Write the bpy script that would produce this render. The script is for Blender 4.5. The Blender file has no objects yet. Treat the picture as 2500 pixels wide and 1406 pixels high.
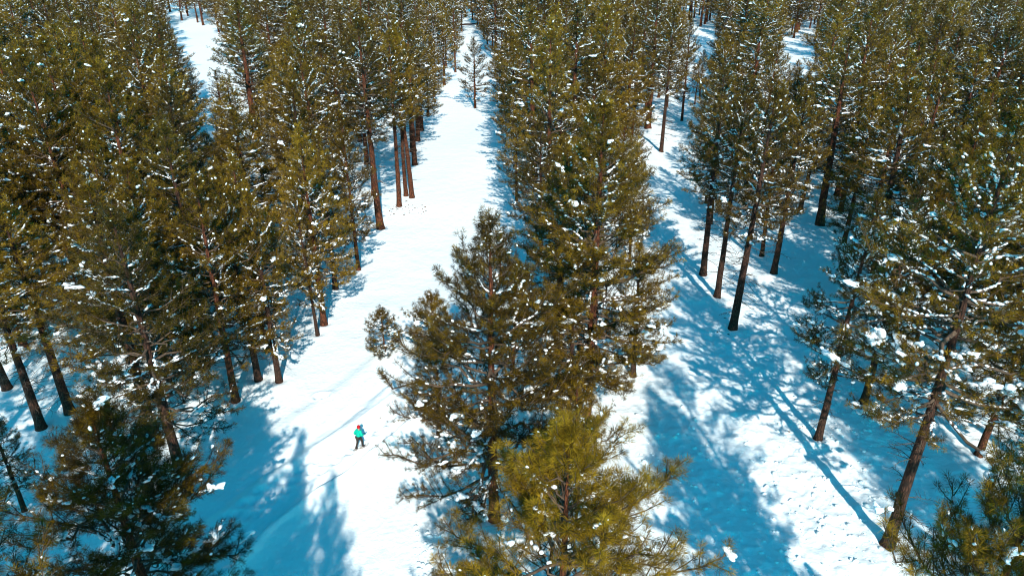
import bpy, math, random
import numpy as np
from mathutils import Vector, Matrix, Euler

R = math.radians
scene = bpy.context.scene
col = scene.collection
SEED = 11
random.seed(SEED)

# ------------------------------------------------------------------ camera
CAM_H, PITCH, FPX = 25.0, 26.0, 1750.0        # metres up, degrees down, focal length in photo pixels (2500 wide)
cam_d = bpy.data.cameras.new('camera')
cam = bpy.data.objects.new('camera', cam_d)
col.objects.link(cam)
cam.location = (0, 0, CAM_H)
cam.rotation_euler = (R(90 - PITCH), 0, 0)
cam_d.sensor_width = 36.0
cam_d.lens = 36.0 * FPX / 2500.0
cam_d.clip_end = 3000
scene.camera = cam

# ------------------------------------------------------------------ sky and sun
SUN_EL, SUN_AZ = 35.0, 171.0                    # sun behind the camera, a little to the right
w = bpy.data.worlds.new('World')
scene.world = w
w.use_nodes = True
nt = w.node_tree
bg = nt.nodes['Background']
sky = nt.nodes.new('ShaderNodeTexSky')
sky.sky_type = 'NISHITA'
sky.sun_disc = False
sky.sun_elevation = R(SUN_EL)
sky.sun_rotation = R(SUN_AZ)
sky.altitude = 2200
sky.air_density = 1.0
sky.dust_density = 0.1
sky.ozone_density = 3.0
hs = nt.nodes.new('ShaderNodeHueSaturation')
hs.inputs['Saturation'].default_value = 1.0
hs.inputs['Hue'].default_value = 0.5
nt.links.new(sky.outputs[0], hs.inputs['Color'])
tm = nt.nodes.new('ShaderNodeMix'); tm.data_type = 'RGBA'; tm.blend_type = 'MULTIPLY'   # added cyan tint over the sky; lifts the shade and turns it teal
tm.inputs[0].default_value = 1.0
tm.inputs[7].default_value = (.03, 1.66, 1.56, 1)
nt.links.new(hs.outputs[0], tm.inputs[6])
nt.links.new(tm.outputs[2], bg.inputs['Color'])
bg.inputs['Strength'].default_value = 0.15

sun_d = bpy.data.lights.new('sun', 'SUN')
sun_d.energy = 5.0
sun_d.angle = R(0.53)
sun_d.color = (1.0, 0.945, 0.86)
sun = bpy.data.objects.new('sun', sun_d)
col.objects.link(sun)
a = R(SUN_AZ)
sun_dir = Vector((math.sin(a) * math.cos(R(SUN_EL)), math.cos(a) * math.cos(R(SUN_EL)), math.sin(R(SUN_EL))))
sun.rotation_euler = (-sun_dir).to_track_quat('-Z', 'Y').to_euler()
sun.location = (10, -40, 60)

vs = scene.view_settings
vs.view_transform = 'Standard'
vs.look = 'None'
vs.exposure = 0.43
vs.gamma = 1.0
vs.use_curve_mapping = False

# ------------------------------------------------------------------ photo geometry helpers
CP, SP = math.cos(R(PITCH)), math.sin(R(PITCH))


def ground_at(px, py):
    """World x, y of the flat ground seen at a photo pixel."""
    dx, dy = (px - 1250) / FPX, (703 - py) / FPX
    vx, vy, vz = dx, CP + dy * SP, -SP + dy * CP
    t = -CAM_H / vz
    return vx * t, vy * t


def project(x, y, z):
    zz = z - CAM_H
    d = y * CP - zz * SP
    u = y * SP + zz * CP
    d = np.maximum(d, 0.01)
    return 1250 + FPX * x / d, 703 - FPX * u / d, d


# ------------------------------------------------------------------ noise
_rng0 = np.random.default_rng(5)
_LAT = _rng0.random((256, 256))


def vnoise(x, y):
    xi, yi = np.floor(x).astype(int), np.floor(y).astype(int)
    fx, fy = x - xi, y - yi
    fx, fy = fx * fx * (3 - 2 * fx), fy * fy * (3 - 2 * fy)
    a_, b_ = _LAT[xi % 256, yi % 256], _LAT[(xi + 1) % 256, yi % 256]
    c_, d_ = _LAT[xi % 256, (yi + 1) % 256], _LAT[(xi + 1) % 256, (yi + 1) % 256]
    return (a_ * (1 - fx) + b_ * fx) * (1 - fy) + (c_ * (1 - fx) + d_ * fx) * fy - 0.5


# ------------------------------------------------------------------ mesh helpers
def mesh_from(name, verts, faces_list, mats, smooth=False, mat_idx=None, attrs=None):
    """verts (N,3); faces_list: list of int arrays (M,k)."""
    me = bpy.data.meshes.new(name)
    verts = np.asarray(verts, dtype=np.float32)
    me.vertices.add(len(verts))
    me.vertices.foreach_set('co', verts.ravel())
    loops = np.concatenate([f.ravel() for f in faces_list]).astype(np.int32)
    sizes = np.concatenate([np.full(len(f), f.shape[1], dtype=np.int32) for f in faces_list])
    me.loops.add(len(loops))
    me.loops.foreach_set('vertex_index', loops)
    me.polygons.add(len(sizes))
    starts = np.concatenate([[0], np.cumsum(sizes)[:-1]]).astype(np.int32)
    me.polygons.foreach_set('loop_start', starts)
    for m in mats:
        me.materials.append(m)
    if mat_idx is not None:
        me.polygons.foreach_set('material_index', np.asarray(mat_idx, dtype=np.int32))
    sm = np.zeros(len(sizes), dtype=bool) if smooth is False else (np.ones(len(sizes), dtype=bool) if smooth is True else smooth)
    me.polygons.foreach_set('use_smooth', sm)
    for an, av in (attrs or {}).items():
        at = me.attributes.new(an, 'FLOAT', 'POINT')
        at.data.foreach_set('value', np.asarray(av, dtype=np.float32))
    me.update(calc_edges=True)
    return me


def unit(v):
    return v / np.maximum(np.linalg.norm(v, axis=-1, keepdims=True), 1e-9)


def tubes(polys, radii, k=4):
    """polys (M,P,3), radii (M,P) -> verts, quads."""
    polys, radii = np.asarray(polys, float), np.asarray(radii, float)
    M, P, _ = polys.shape
    tan = np.gradient(polys, axis=1)
    tan = unit(tan)
    ref = np.where(np.abs(tan[:, :, 2:3]) > 0.9, np.array([1.0, 0, 0]), np.array([0, 0, 1.0]))
    u = unit(np.cross(tan, ref))
    v = np.cross(tan, u)
    ang = np.arange(k) * 2 * math.pi / k
    ring = (u[:, :, None, :] * np.cos(ang)[None, None, :, None] + v[:, :, None, :] * np.sin(ang)[None, None, :, None])
    V = polys[:, :, None, :] + ring * radii[:, :, None, None]
    idx = np.arange(M * P * k).reshape(M, P, k)
    a_ = idx[:, :-1, :]
    b_ = idx[:, 1:, :]
    F = np.stack([a_, np.roll(a_, -1, 2), np.roll(b_, -1, 2), b_], -1).reshape(-1, 4)
    return V.reshape(-1, 3), F


def ico(sub):
    import bmesh
    bm = bmesh.new()
    bmesh.ops.create_icosphere(bm, subdivisions=sub, radius=1.0)
    V = np.array([v.co[:] for v in bm.verts])
    F = np.array([[v.index for v in f.verts] for f in bm.faces])
    bm.free()
    return V, F


ICO1, ICO2, ICO3 = ico(1), ico(2), ico(3)


def blobs(cent, rad, stretch_dir, stretch, flat, rng, base=ICO2, rough=0.34):
    """Lumpy snow pillows, one per centre."""
    V, F = base
    n, m = len(cent), len(V)
    ph = rng.random((n, 6)) * 6.28
    lump = 1 + rough * (np.sin(2.3 * V[None, :, 0] + ph[:, 0:1]) * np.cos(2.7 * V[None, :, 1] + ph[:, 1:2])
                        + .6 * np.sin(4.1 * V[None, :, 1] + ph[:, 2:3]) * np.sin(3.7 * V[None, :, 2] + ph[:, 3:4])
                        + .35 * np.sin(7.1 * V[None, :, 0] + ph[:, 4:5]) * np.sin(6.3 * V[None, :, 1] + ph[:, 5:6]))
    L = V[None] * lump[:, :, None] * rad[:, None, None]
    L = L * np.stack([np.ones(n), np.ones(n), flat], -1)[:, None, :]
    bot = L[:, :, 2] < 0
    L[:, :, 2] = np.where(bot, L[:, :, 2] * 0.6, L[:, :, 2])
    along = (L * stretch_dir[:, None, :]).sum(-1, keepdims=True)
    L = L + along * stretch_dir[:, None, :] * (stretch - 1)[:, None, None]
    W = L + cent[:, None, :]
    FF = (F[None] + (np.arange(n) * m)[:, None, None]).reshape(-1, 3)
    return W.reshape(-1, 3), FF


# ------------------------------------------------------------------ materials
def new_mat(name):
    m = bpy.data.materials.new(name)
    m.use_nodes = True
    t = m.node_tree
    b = t.nodes['Principled BSDF']
    return m, t, b


def ramp(t, stops):
    r = t.nodes.new('ShaderNodeValToRGB')
    el = r.color_ramp.elements
    while len(el) < len(stops):
        el.new(0.5)
    for e, (p, c) in zip(el, stops):
        e.position = p
        e.color = (*c, 1)
    return r


def mat_needles(name, dark, mid, light):
    m, t, b = new_mat(name)
    at = t.nodes.new('ShaderNodeAttribute'); at.attribute_name = 'tint'
    oi = t.nodes.new('ShaderNodeObjectInfo')
    add = t.nodes.new('ShaderNodeMath'); add.operation = 'MULTIPLY_ADD'
    t.links.new(oi.outputs['Random'], add.inputs[0])
    add.inputs[1].default_value = 0.46
    t.links.new(at.outputs['Fac'], add.inputs[2])
    sub = t.nodes.new('ShaderNodeMath'); sub.operation = 'SUBTRACT'; sub.inputs[1].default_value = 0.23
    t.links.new(add.outputs[0], sub.inputs[0])
    r = ramp(t, [(0.0, dark), (0.5, mid), (1.0, light)])
    t.links.new(sub.outputs[0], r.inputs[0])
    t.links.new(r.outputs[0], b.inputs['Base Color'])
    b.inputs['Roughness'].default_value = 0.5
    b.inputs['Specular IOR Level'].default_value = 0.12
    b.inputs['Specular Tint'].default_value = (1.0, 0.85, 0.45, 1)
    tr = t.nodes.new('ShaderNodeBsdfTranslucent')
    t.links.new(r.outputs[0], tr.inputs['Color'])
    mx = t.nodes.new('ShaderNodeMixShader'); mx.inputs[0].default_value = 0.10
    t.links.new(b.outputs[0], mx.inputs[1]); t.links.new(tr.outputs[0], mx.inputs[2])
    t.links.new(mx.outputs[0], t.nodes['Material Output'].inputs[0])
    return m


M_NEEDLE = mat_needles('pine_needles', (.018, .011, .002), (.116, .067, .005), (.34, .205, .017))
M_GOLD = mat_needles('golden_pine_needles', (.022, .014, .002), (.135, .079, .005), (.36, .22, .016))  # more golden needle colour
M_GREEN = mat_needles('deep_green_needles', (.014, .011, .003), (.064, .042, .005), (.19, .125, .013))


def mat_bark(name, c0, c1, c2):
    m, t, b = new_mat(name)
    tc = t.nodes.new('ShaderNodeTexCoord')
    mp = t.nodes.new('ShaderNodeMapping'); mp.inputs['Scale'].default_value = (7, 7, 1.6)
    t.links.new(tc.outputs['Object'], mp.inputs[0])
    vo = t.nodes.new('ShaderNodeTexVoronoi'); vo.feature = 'DISTANCE_TO_EDGE'; vo.inputs['Scale'].default_value = 1.6
    t.links.new(mp.outputs[0], vo.inputs['Vector'])
    no = t.nodes.new('ShaderNodeTexNoise'); no.inputs['Scale'].default_value = 2.2; no.inputs['Detail'].default_value = 6
    t.links.new(mp.outputs[0], no.inputs['Vector'])
    r1 = ramp(t, [(0.02, c0), (0.14, c1), (0.5, c2)])
    t.links.new(vo.outputs['Distance'], r1.inputs[0])
    mx = t.nodes.new('ShaderNodeMix'); mx.data_type = 'RGBA'; mx.blend_type = 'MULTIPLY'
    mx.inputs[0].default_value = 0.75
    r2 = ramp(t, [(0.3, (.45, .42, .42)), (0.7, (1.25, 1.2, 1.15))])
    t.links.new(no.outputs[0], r2.inputs[0])
    t.links.new(r1.outputs[0], mx.inputs[6]); t.links.new(r2.outputs[0], mx.inputs[7])
    t.links.new(mx.outputs[2], b.inputs['Base Color'])
    b.inputs['Roughness'].default_value = 0.9
    b.inputs['Specular IOR Level'].default_value = 0.15
    bu = t.nodes.new('ShaderNodeBump'); bu.inputs['Strength'].default_value = 0.8; bu.inputs['Distance'].default_value = 0.06
    t.links.new(vo.outputs['Distance'], bu.inputs['Height'])
    t.links.new(bu.outputs[0], b.inputs['Normal'])
    return m


M_BARK = mat_bark('ponderosa_bark', (.030, .013, .008), (.115, .040, .020), (.200, .070, .034))
M_SHADEBARK = mat_bark('shaded_pine_bark', (.020, .013, .010), (.060, .030, .020), (.105, .050, .032))  # darker copy of the bark; shade on the trunks is put into its colour
m_, t_, b_ = new_mat('twig_bark')
no = t_.nodes.new('ShaderNodeTexNoise'); no.inputs['Scale'].default_value = 9
tc = t_.nodes.new('ShaderNodeTexCoord'); t_.links.new(tc.outputs['Object'], no.inputs['Vector'])
rr = ramp(t_, [(.3, (.035, .022, .014)), (.7, (.125, .080, .048))])
t_.links.new(no.outputs[0], rr.inputs[0]); t_.links.new(rr.outputs[0], b_.inputs['Base Color'])
b_.inputs['Roughness'].default_value = .9
M_TWIG = m_


def mat_snow(name, base, bumps):
    m, t, b = new_mat(name)
    tc = t.nodes.new('ShaderNodeTexCoord')
    b.inputs['Base Color'].default_value = (*base, 1)
    b.inputs['Roughness'].default_value = 0.65
    b.inputs['Specular IOR Level'].default_value = 0.3
    prev = None
    for sc, st, di, det in bumps:
        no = t.nodes.new('ShaderNodeTexNoise'); no.inputs['Scale'].default_value = sc; no.inputs['Detail'].default_value = det
        t.links.new(tc.outputs['Object'], no.inputs['Vector'])
        bu = t.nodes.new('ShaderNodeBump'); bu.inputs['Strength'].default_value = st; bu.inputs['Distance'].default_value = di
        t.links.new(no.outputs[0], bu.inputs['Height'])
        if prev:
            t.links.new(prev.outputs[0], bu.inputs['Normal'])
        prev = bu
    t.links.new(prev.outputs[0], b.inputs['Normal'])
    return m


M_SNOW = mat_snow('snow_field', (.82, .87, .865), [(.9, .4, .25, 3), (4.5, .5, .09, 6), (17.0, .5, .03, 4)])
M_TREESNOW = mat_snow('branch_snow', (.83, .87, .87), [(6.0, .4, .06, 4)])


def plain(name, c, rough=0.7, spec=0.3, noise=None):
    m, t, b = new_mat(name)
    b.inputs['Roughness'].default_value = rough
    b.inputs['Specular IOR Level'].default_value = spec
    tc = t.nodes.new('ShaderNodeTexCoord')
    no = t.nodes.new('ShaderNodeTexNoise'); no.inputs['Scale'].default_value = noise or 25
    t.links.new(tc.outputs['Object'], no.inputs['Vector'])
    r = ramp(t, [(.25, tuple(v * .8 for v in c)), (.75, tuple(min(1, v * 1.15) for v in c))])
    t.links.new(no.outputs[0], r.inputs[0]); t.links.new(r.outputs[0], b.inputs['Base Color'])
    return m


# ------------------------------------------------------------------ object helpers
def link(name, data, parent=None, loc=(0, 0, 0)):
    o = bpy.data.objects.new(name, data)
    col.objects.link(o)
    if parent is not None:
        o.parent = parent
    o.location = loc
    return o


def tag(o, label=None, cat=None, group=None, kind=None):
    if label: o['label'] = label
    if cat: o['category'] = cat
    if group: o['group'] = group
    if kind: o['kind'] = kind
    return o


# ------------------------------------------------------------------ snow ground
GROOVE = [(500, 1440), (552, 1388), (678, 1262), (762, 1200), (840, 1155), (872, 1128), (908, 1104), (980, 1048), (1030, 1008), (1120, 930)]
PRINTS = [(440, 1400), (552, 1312), (660, 1222), (780, 1152), (862, 1104), (900, 1082), (965, 1034), (1015, 992), (1100, 920)]
PRINTS2 = [(430, 1370), (540, 1285), (650, 1200), (770, 1130), (820, 1100)]
BANK = [(460, 1310), (560, 1240), (640, 1180), (780, 1091), (893, 1013), (990, 940), (1080, 870)]
BANK2 = [(560, 1130), (720, 1030), (840, 950), (930, 880), (1000, 820)]


def dist_line(x, y, pts):
    P = np.array([ground_at(*p) for p in pts])
    best = np.full(x.shape, 1e9); side = np.zeros(x.shape); along = np.zeros(x.shape); acc = 0
    for i in range(len(P) - 1):
        d = P[i + 1] - P[i]; L = math.hypot(*d); d = d / L
        rx, ry = x - P[i][0], y - P[i][1]
        s = np.clip(rx * d[0] + ry * d[1], 0, L)
        ex, ey = rx - s * d[0], ry - s * d[1]
        dd = np.hypot(ex, ey)
        m = dd < best
        best = np.where(m, dd, best)
        side = np.where(m, np.sign(rx * d[1] - ry * d[0]), side)
        along = np.where(m, acc + s, along)
        acc += L
    return best, side, along


def base_h(x, y):
    return (0.9 * vnoise(x / 23 + 3, y / 23 + 9) + 0.35 * vnoise(x / 8 + 1, y / 9 + 5) + 0.10 * vnoise(x / 2.6, y / 2.6))


WELLS = [ground_at(*p) for p in ((456, 1205), (577, 985), (633, 936), (683, 940), (776, 822), (792, 798), (1207, 1265), (1430, 1040), (1995, 1078), (2165, 1335), (2105, 990), (1787, 812), (1749, 735), (1715, 680), (942, 880), (1062, 880))]


def ground_h(x, y, detail=True):
    x, y = np.asarray(x, float), np.asarray(y, float)
    h = base_h(x, y)
    if not detail:
        return h
    d, s, al = dist_line(x, y, GROOVE)
    wob = 0.12 * vnoise(al / .8, al * 0 + 3)
    dd = d * s + wob
    h = h - 0.52 * np.exp(-(dd / .20) ** 2) + 0.20 * np.exp(-((dd - .42) / .22) ** 2) + .05 * np.exp(-((dd + .42) / .2) ** 2)
    h = h + 0.34 / (1 + np.exp(np.clip(-(dd - .1) / .13, -30, 30))) * np.exp(-np.maximum(dd, 0) / 1.6)      # bank of pushed-up snow on its right
    # trodden strip left of the groove
    h = h - 0.10 * np.exp(-((d * s + 1.1) / .75) ** 4)
    d, s, al = dist_line(x, y, BANK)
    dd = d * s
    h = h + 0.42 / (1 + np.exp(np.clip(-(dd + .1 * vnoise(al / 1.5, al * 0 + 7)) / .17, -30, 30))) * np.exp(-np.maximum(dd, 0) / 2.6)
    # drifted ruts running with the trail
    strip = np.exp(-((dd - 1.6) / 2.6) ** 4)
    h = h + strip * (.28 * vnoise(dd / .42 + 20, al / 5.0) + .11 * vnoise(dd / .2 + 3, al / 2.2) + .05 * vnoise(dd / .3, al / .5))
    d, s, al = dist_line(x, y, BANK2)
    dd = d * s
    h = h + 0.32 / (1 + np.exp(np.clip(-dd / .25, -30, 30))) * np.exp(-np.maximum(dd, 0) / 2.5)
    for pl, off in ((PRINTS, 0.16), (PRINTS2, 0.14)):
        d, s, al = dist_line(x, y, pl)
        dd = d * s
        for k, sg in ((0.0, 1), (0.5, -1)):
            ph = (al / 0.95 + k + .25 * vnoise(np.floor(al / .95 + k) * 3.7, np.floor(al / .95 + k) * 0 + k)) % 1.0
            h = h - 0.19 * np.exp(-((dd - sg * off) / .13) ** 2) * np.exp(-((ph - .5) / .26) ** 4)
    # churned crust out in the right-hand open ground and bottom middle
    m = 1 / (1 + np.exp(-(x - 6.5) / 1.2)) + np.exp(-(((x + 2.2) / 2.0) ** 2 + ((y - 23.5) / 2.2) ** 2))
    n = vnoise(x / .33, y / .33) + .6 * vnoise(x / .17 + 9, y / .17)
    h = h + m * (0.15 * np.maximum(n, -0.1) + .16 * vnoise(x / .9 + 4, y / .9))
    for wx, wy in WELLS:
        r2 = (x - wx) ** 2 + (y - wy) ** 2
        h = h + np.where(r2 < 9, .14 * np.exp(-r2 / .9) - .30 * np.exp(-r2 / .16), 0)
    # hollow left of the walker
    hx, hy = ground_at(788, 980)
    e = np.hypot((x - hx) / .45, (y - hy) / .38)
    h = h - .22 * np.exp(-e ** 4) + .08 * np.exp(-((e - 1.25) / .3) ** 2)
    return h


def grow(start, step, end, g):
    out = [start]
    while out[-1] < end:
        step *= g
        out.append(out[-1] + step)
    return out[1:]


def axis(lo, hi, step, amin, amax, g=1.06):
    core = list(np.arange(lo, hi, step))
    up = grow(core[-1], step, amax, g)
    dn = [lo - (v - lo) for v in grow(lo, step, 2 * lo - amin, g)]
    return np.array(dn[::-1] + core + up)


gx = axis(-17, 19, .11, -900, 900)
gy = axis(21.5, 47, .11, -120, 1500)
GX, GY = np.meshgrid(gx, gy)
GZ = ground_h(GX.ravel(), GY.ravel())
nx, ny = len(gx), len(gy)
gi = np.arange(nx * ny).reshape(ny, nx)
gf = np.stack([gi[:-1, :-1], gi[:-1, 1:], gi[1:, 1:], gi[1:, :-1]], -1).reshape(-1, 4)
snow_me = mesh_from('snow_ground', np.stack([GX.ravel(), GY.ravel(), GZ], -1), [gf], [M_SNOW], smooth=True)
tag(link('snow_ground', snow_me), kind='structure')


# ------------------------------------------------------------------ pine builder
def needles(P, A, N, tl, wd, rng, spread=(12, 82)):
    T = len(P)
    ref = np.where(np.abs(A[:, 2:3]) > .9, np.array([1., 0, 0]), np.array([0, 0, 1.]))
    U = unit(np.cross(A, ref)); V = np.cross(A, U)
    ph = rng.random((T, N)) * 2 * math.pi
    an = np.radians(spread[0] + (spread[1] - spread[0]) * rng.random((T, N)) ** .9)
    D = (A[:, None] * np.cos(an)[..., None]
         + (U[:, None] * np.cos(ph)[..., None] + V[:, None] * np.sin(ph)[..., None]) * np.sin(an)[..., None])
    B = P[:, None] - A[:, None] * (rng.random((T, N, 1)) * tl * .7)
    ln = tl * (.7 + .45 * rng.random((T, N, 1)))
    E = B + D * ln
    E[..., 2] -= .12 * tl * np.sin(an)
    W = unit(np.cross(D, rng.normal(size=D.shape))) * (wd / 2)
    mid = B + D * ln * .3
    verts = np.stack([mid - W, mid + W, E], 2).reshape(-1, 3)
    # base tip joins the needle back to its twig
    return verts


def make_pine(name, seed, H, cb, rad, nb, LOD, needle_mat=None, bark=None, trunk_r=None, snow=1.0, big=0, dead=12,
              sparse=1.0, tl=.23, prof=None, lean=0.0, bush=1.0, rise=3, bigr=1.0, even=.52):
    """Meshes of one ponderosa pine, base at the origin: (trunk, crown, snow)."""
    rng = np.random.default_rng(seed)
    N, wd = LOD
    trunk_r = trunk_r or H * .0165
    bark = bark or M_BARK
    needle_mat = needle_mat or M_NEEDLE
    prof = prof or cone_prof
    # trunk
    nr = 22
    zz = np.concatenate([[-.6, 0, .25], np.linspace(.8, H * .985, nr - 3)])
    f = np.clip(zz / H, 0, 1)
    rr_ = trunk_r * (1 - f) ** .8 * (1 + .35 * np.exp(-np.maximum(zz, 0) / .35)) + .012
    bx = np.cumsum(rng.normal(size=nr)) * .012 * H / 14; by = np.cumsum(rng.normal(size=nr)) * .012 * H / 14
    bx -= bx[1]; by -= by[1]
    bx = bx + lean * f ** 1.5
    axis_pts = np.stack([bx, by, zz], -1)

    def stem(z):
        return np.stack([np.interp(z, zz, bx), np.interp(z, zz, by), z], -1)
    tv, tf = tubes(axis_pts[None], rr_[None], 12)
    tv = tv + (rng.random(tv.shape) - .5) * (trunk_r * .10)
    trunk = mesh_from(name + '_trunk', tv, [tf], [bark], smooth=True)

    zb = H * cb
    bp, br, tuftP, tuftA = [], [], [], []
    twp, twr, snowC, snowD, snowR = [], [], [], [], []
    inner = []
    ga = rng.random() * 6.28
    nseg = 7
    S = np.linspace(0, 1, nseg)
    for i in range(nb):
        t = ((i + rng.random()) / nb) ** 1.0
        z = zb + (H - zb) * t * .985
        L = rad * float(prof(t)) * (even + (1.12 - even) * rng.random())
        if rng.random() < .08 and even < .6: L *= 1.22
        az = ga + i * 2.39996 + rng.normal() * .35
        e0 = R(-14 + rise + 62 * t ** 1.1 + rng.normal() * 11)
        d = np.array([math.cos(az), math.sin(az)])
        side = np.array([-d[1], d[0]])
        lat = rng.normal() * .12 * L
        sag = (.30 * (1 - t)) * L
        h = L * math.cos(e0)
        X = S * h
        Y = lat * S ** 2
        Z = L * math.sin(e0) * S - sag * S ** 2 * .55 + (.30 + .1 * rng.random()) * L * S ** 3 * (1 - .5 * t)
        o = stem(np.array([z]))[0]
        pts = np.stack([o[0] + d[0] * X + side[0] * Y, o[1] + d[1] * X + side[1] * Y, z + Z], -1)
        pts[1:-1] += rng.normal(size=(nseg - 2, 3)) * .034 * L
        r0 = max(.012, .021 * L * (1 - .3 * t)); bp.append(pts); br.append(r0 * (1 - S * .82) + .003)
        # side twigs
        step = .185 / sparse
        s = (.22 if t > .6 or even > .7 else .30 if even > .52 else .40) + rng.random() * .1
        sg = 1 if rng.random() < .5 else -1
        while s < .97:
            c = np.array([np.interp(s, S, pts[:, k]) for k in range(3)])
            c2 = np.array([np.interp(min(1, s + .12), S, pts[:, k]) for k in range(3)])
            tg = c2 - c; tg /= max(1e-6, np.linalg.norm(tg))
            an = sg * R(24 + 44 * rng.random())
            ca, sa = math.cos(an), math.sin(an)
            dv = np.array([tg[0] * ca - tg[1] * sa, tg[0] * sa + tg[1] * ca, tg[2] * .6 + .36 + rng.normal() * .34])
            dv /= np.linalg.norm(dv)
            tlng = min(1.15, (.30 + .42 * (1 - s) * L * .75) * (.75 + .6 * rng.random())) * 1.12 * bush
            q = np.array([0, .5, 1.0])
            tp = c + dv * (q * tlng)[:, None]
            tp[2, 2] += .12 * tlng
            twp.append(tp); twr.append(np.array([.010, .0075, .005]) * (1 + .3 * L))
            ax = tp[2] - tp[1]; ax /= np.linalg.norm(ax)
            nt_ = max(1, int(round(tlng / (.24 / sparse))))
            for kk in range(nt_):
                u_ = 1 - kk / max(nt_, 1) * .85
                tuftP.append(c + (tp[2] - c) * u_ + rng.normal(size=3) * .03)
                a2 = ax + np.array([0, 0, .35]) + rng.normal(size=3) * .28
                tuftA.append(a2)
            s += step / max(L, .4) * (.7 + .6 * rng.random()); sg = -sg
        nt_ = max(2, int(L * .55 / (.19 / sparse)))
        for kk in range(nt_):
            u_ = 1 - kk / nt_ * .55
            c = np.array([np.interp(u_, S, pts[:, k]) for k in range(3)])
            tuftP.append(c); tuftA.append(pts[-1] - pts[-2] + np.array([0, 0, .2 * L / nseg]) + rng.normal(size=3) * .05 * L)
        # snow lying along the bough
        if L > .8 and t < .8 and rng.random() < .7 * snow:
            s0 = .08 + .35 * rng.random(); n_ = rng.integers(5, 13)
            dirb = unit(pts[2] - pts[1])
            for u_ in np.linspace(s0, min(.92, s0 + .13 * n_ / L), n_):
                c = np.array([np.interp(u_, S, pts[:, k]) for k in range(3)])
                snowC.append(c + np.array([rng.normal() * .02, rng.normal() * .02, .035])); snowD.append(dirb); snowR.append(.035 + .045 * rng.random())
    # leader
    top = stem(np.array([H * .985]))[0]
    for kk in range(6):
        tuftP.append(top + np.array([rng.normal() * .05, rng.normal() * .05, .12 - kk * .14]))
        tuftA.append(np.array([rng.normal() * .25, rng.normal() * .25, 1.0]))
    tuftP = np.array(tuftP); tuftA = unit(np.array(tuftA))
    # dead twigs on the bare trunk
    for i in range(dead):
        z = H * (.08 + (cb + .06 - .08) * rng.random() ** .7)
        az = rng.random() * 6.28; L = (.4 + 1.5 * rng.random()) * min(1, H / 14)
        o = stem(np.array([z]))[0]
        q = np.linspace(0, 1, nseg)
        dd = np.array([math.cos(az), math.sin(az)])
        pts = np.stack([o[0] + dd[0] * q * L, o[1] + dd[1] * q * L, z + L * (.05 * q - .38 * q ** 2 + .12 * q ** 3)], -1)
        pts += rng.normal(size=pts.shape) * .03 * L * q[:, None]
        bp.append(pts); br.append(.024 * (1 - q * .75) + .004)
        for s in (.35, .5, .62, .75, .86):
            if rng.random() < .8:
                c = np.array([np.interp(s, q, pts[:, k]) for k in range(3)])
                an = (1 if rng.random() < .5 else -1) * R(30 + 40 * rng.random())
                dv = np.array([dd[0] * math.cos(an) - dd[1] * math.sin(an), dd[0] * math.sin(an) + dd[1] * math.cos(an), -.25 + .4 * rng.random()])
                ll = L * (.2 + .3 * rng.random())
                twp.append(np.stack([c, c + dv * ll * .5, c + dv * ll + np.array([0, 0, -.05 * ll])])); twr.append(np.array([.012, .009, .006]))
    v1, f1 = tubes(np.array(bp), np.array(br), 4)
    v2, f2 = tubes(np.array(twp), np.array(twr), 3)
    nv = needles(tuftP, tuftA, N, tl, wd, rng)
    nf = np.arange(len(nv)).reshape(-1, 3)
    o1, o2 = len(v1), len(v1) + len(v2)
    # per-tuft tint: random from tuft to tuft, with a small jitter per needle
    tt = np.clip(rng.normal(.44, .22, len(tuftP)), 0, 1)
    tn = np.clip(np.repeat(tt, N) + rng.normal(0, .10, len(tuftP) * N), 0, 1)
    tint = np.concatenate([np.zeros(o2), np.repeat(tn, 3)])
    crown = mesh_from(name + '_crown', np.concatenate([v1, v2, nv]), [f1, f2 + o1, nf + o2], [M_TWIG, needle_mat],
                      smooth=np.concatenate([np.ones(len(f1) + len(f2), bool), np.zeros(len(nf), bool)]),
                      mat_idx=np.concatenate([np.zeros(len(f1) + len(f2)), np.ones(len(nf))]), attrs={'tint': tint})
    # snow: many small caps on tufts, a few large pillows, strips along boughs
    nT = len(tuftP)
    k1 = int(nT * .10 * snow)
    id1 = rng.choice(nT, k1, replace=False)
    C = [tuftP[id1] + np.array([0, 0, .05])]; Dd = [tuftA[id1] * np.array([1, 1, .8])]; Rr = [.022 + .055 * rng.random(k1) ** 2.0]
    k2 = int(nT * .011 * snow)
    lowp = np.clip(1.15 - (tuftP[:, 2] - zb) / (H - zb), .05, None) ** 1.5; lowp /= lowp.sum()
    id2 = rng.choice(nT, k2, replace=False, p=lowp)
    for i in id2:
        n_ = rng.integers(2, 5)
        C.append(tuftP[i] + rng.normal(size=(n_, 3)) * np.array([.12, .12, .04]) + np.array([0, 0, .03]))
        Dd.append(np.tile(tuftA[i] * np.array([1, 1, .3]), (n_, 1))); Rr.append(.05 + .08 * rng.random(n_))
    for _ in range(int(big * .5)):
        i = rng.choice(nT, p=lowp)
        n_ = rng.integers(4, 9)
        ax = tuftA[i] * np.array([1, 1, .25]) + np.array([rng.normal() * .3, rng.normal() * .3, 0]); ax /= np.linalg.norm(ax)
        rr0 = (.05 + .095 * rng.random(n_) ** 1.3) * bigr
        C.append(tuftP[i] + ax * np.sort(rng.normal(size=(n_, 1)) * .19, 0) * bigr + rng.normal(size=(n_, 3)) * np.array([.06, .06, .03]) * bigr + np.array([0, 0, .04]))
        Dd.append(np.tile(ax, (n_, 1)) + rng.normal(size=(n_, 3)) * np.array([.5, .5, .15])); Rr.append(rr0)
    C.append(np.array(snowC).reshape(-1, 3)); Dd.append(np.array(snowD).reshape(-1, 3)); Rr.append(np.array(snowR))
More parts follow.
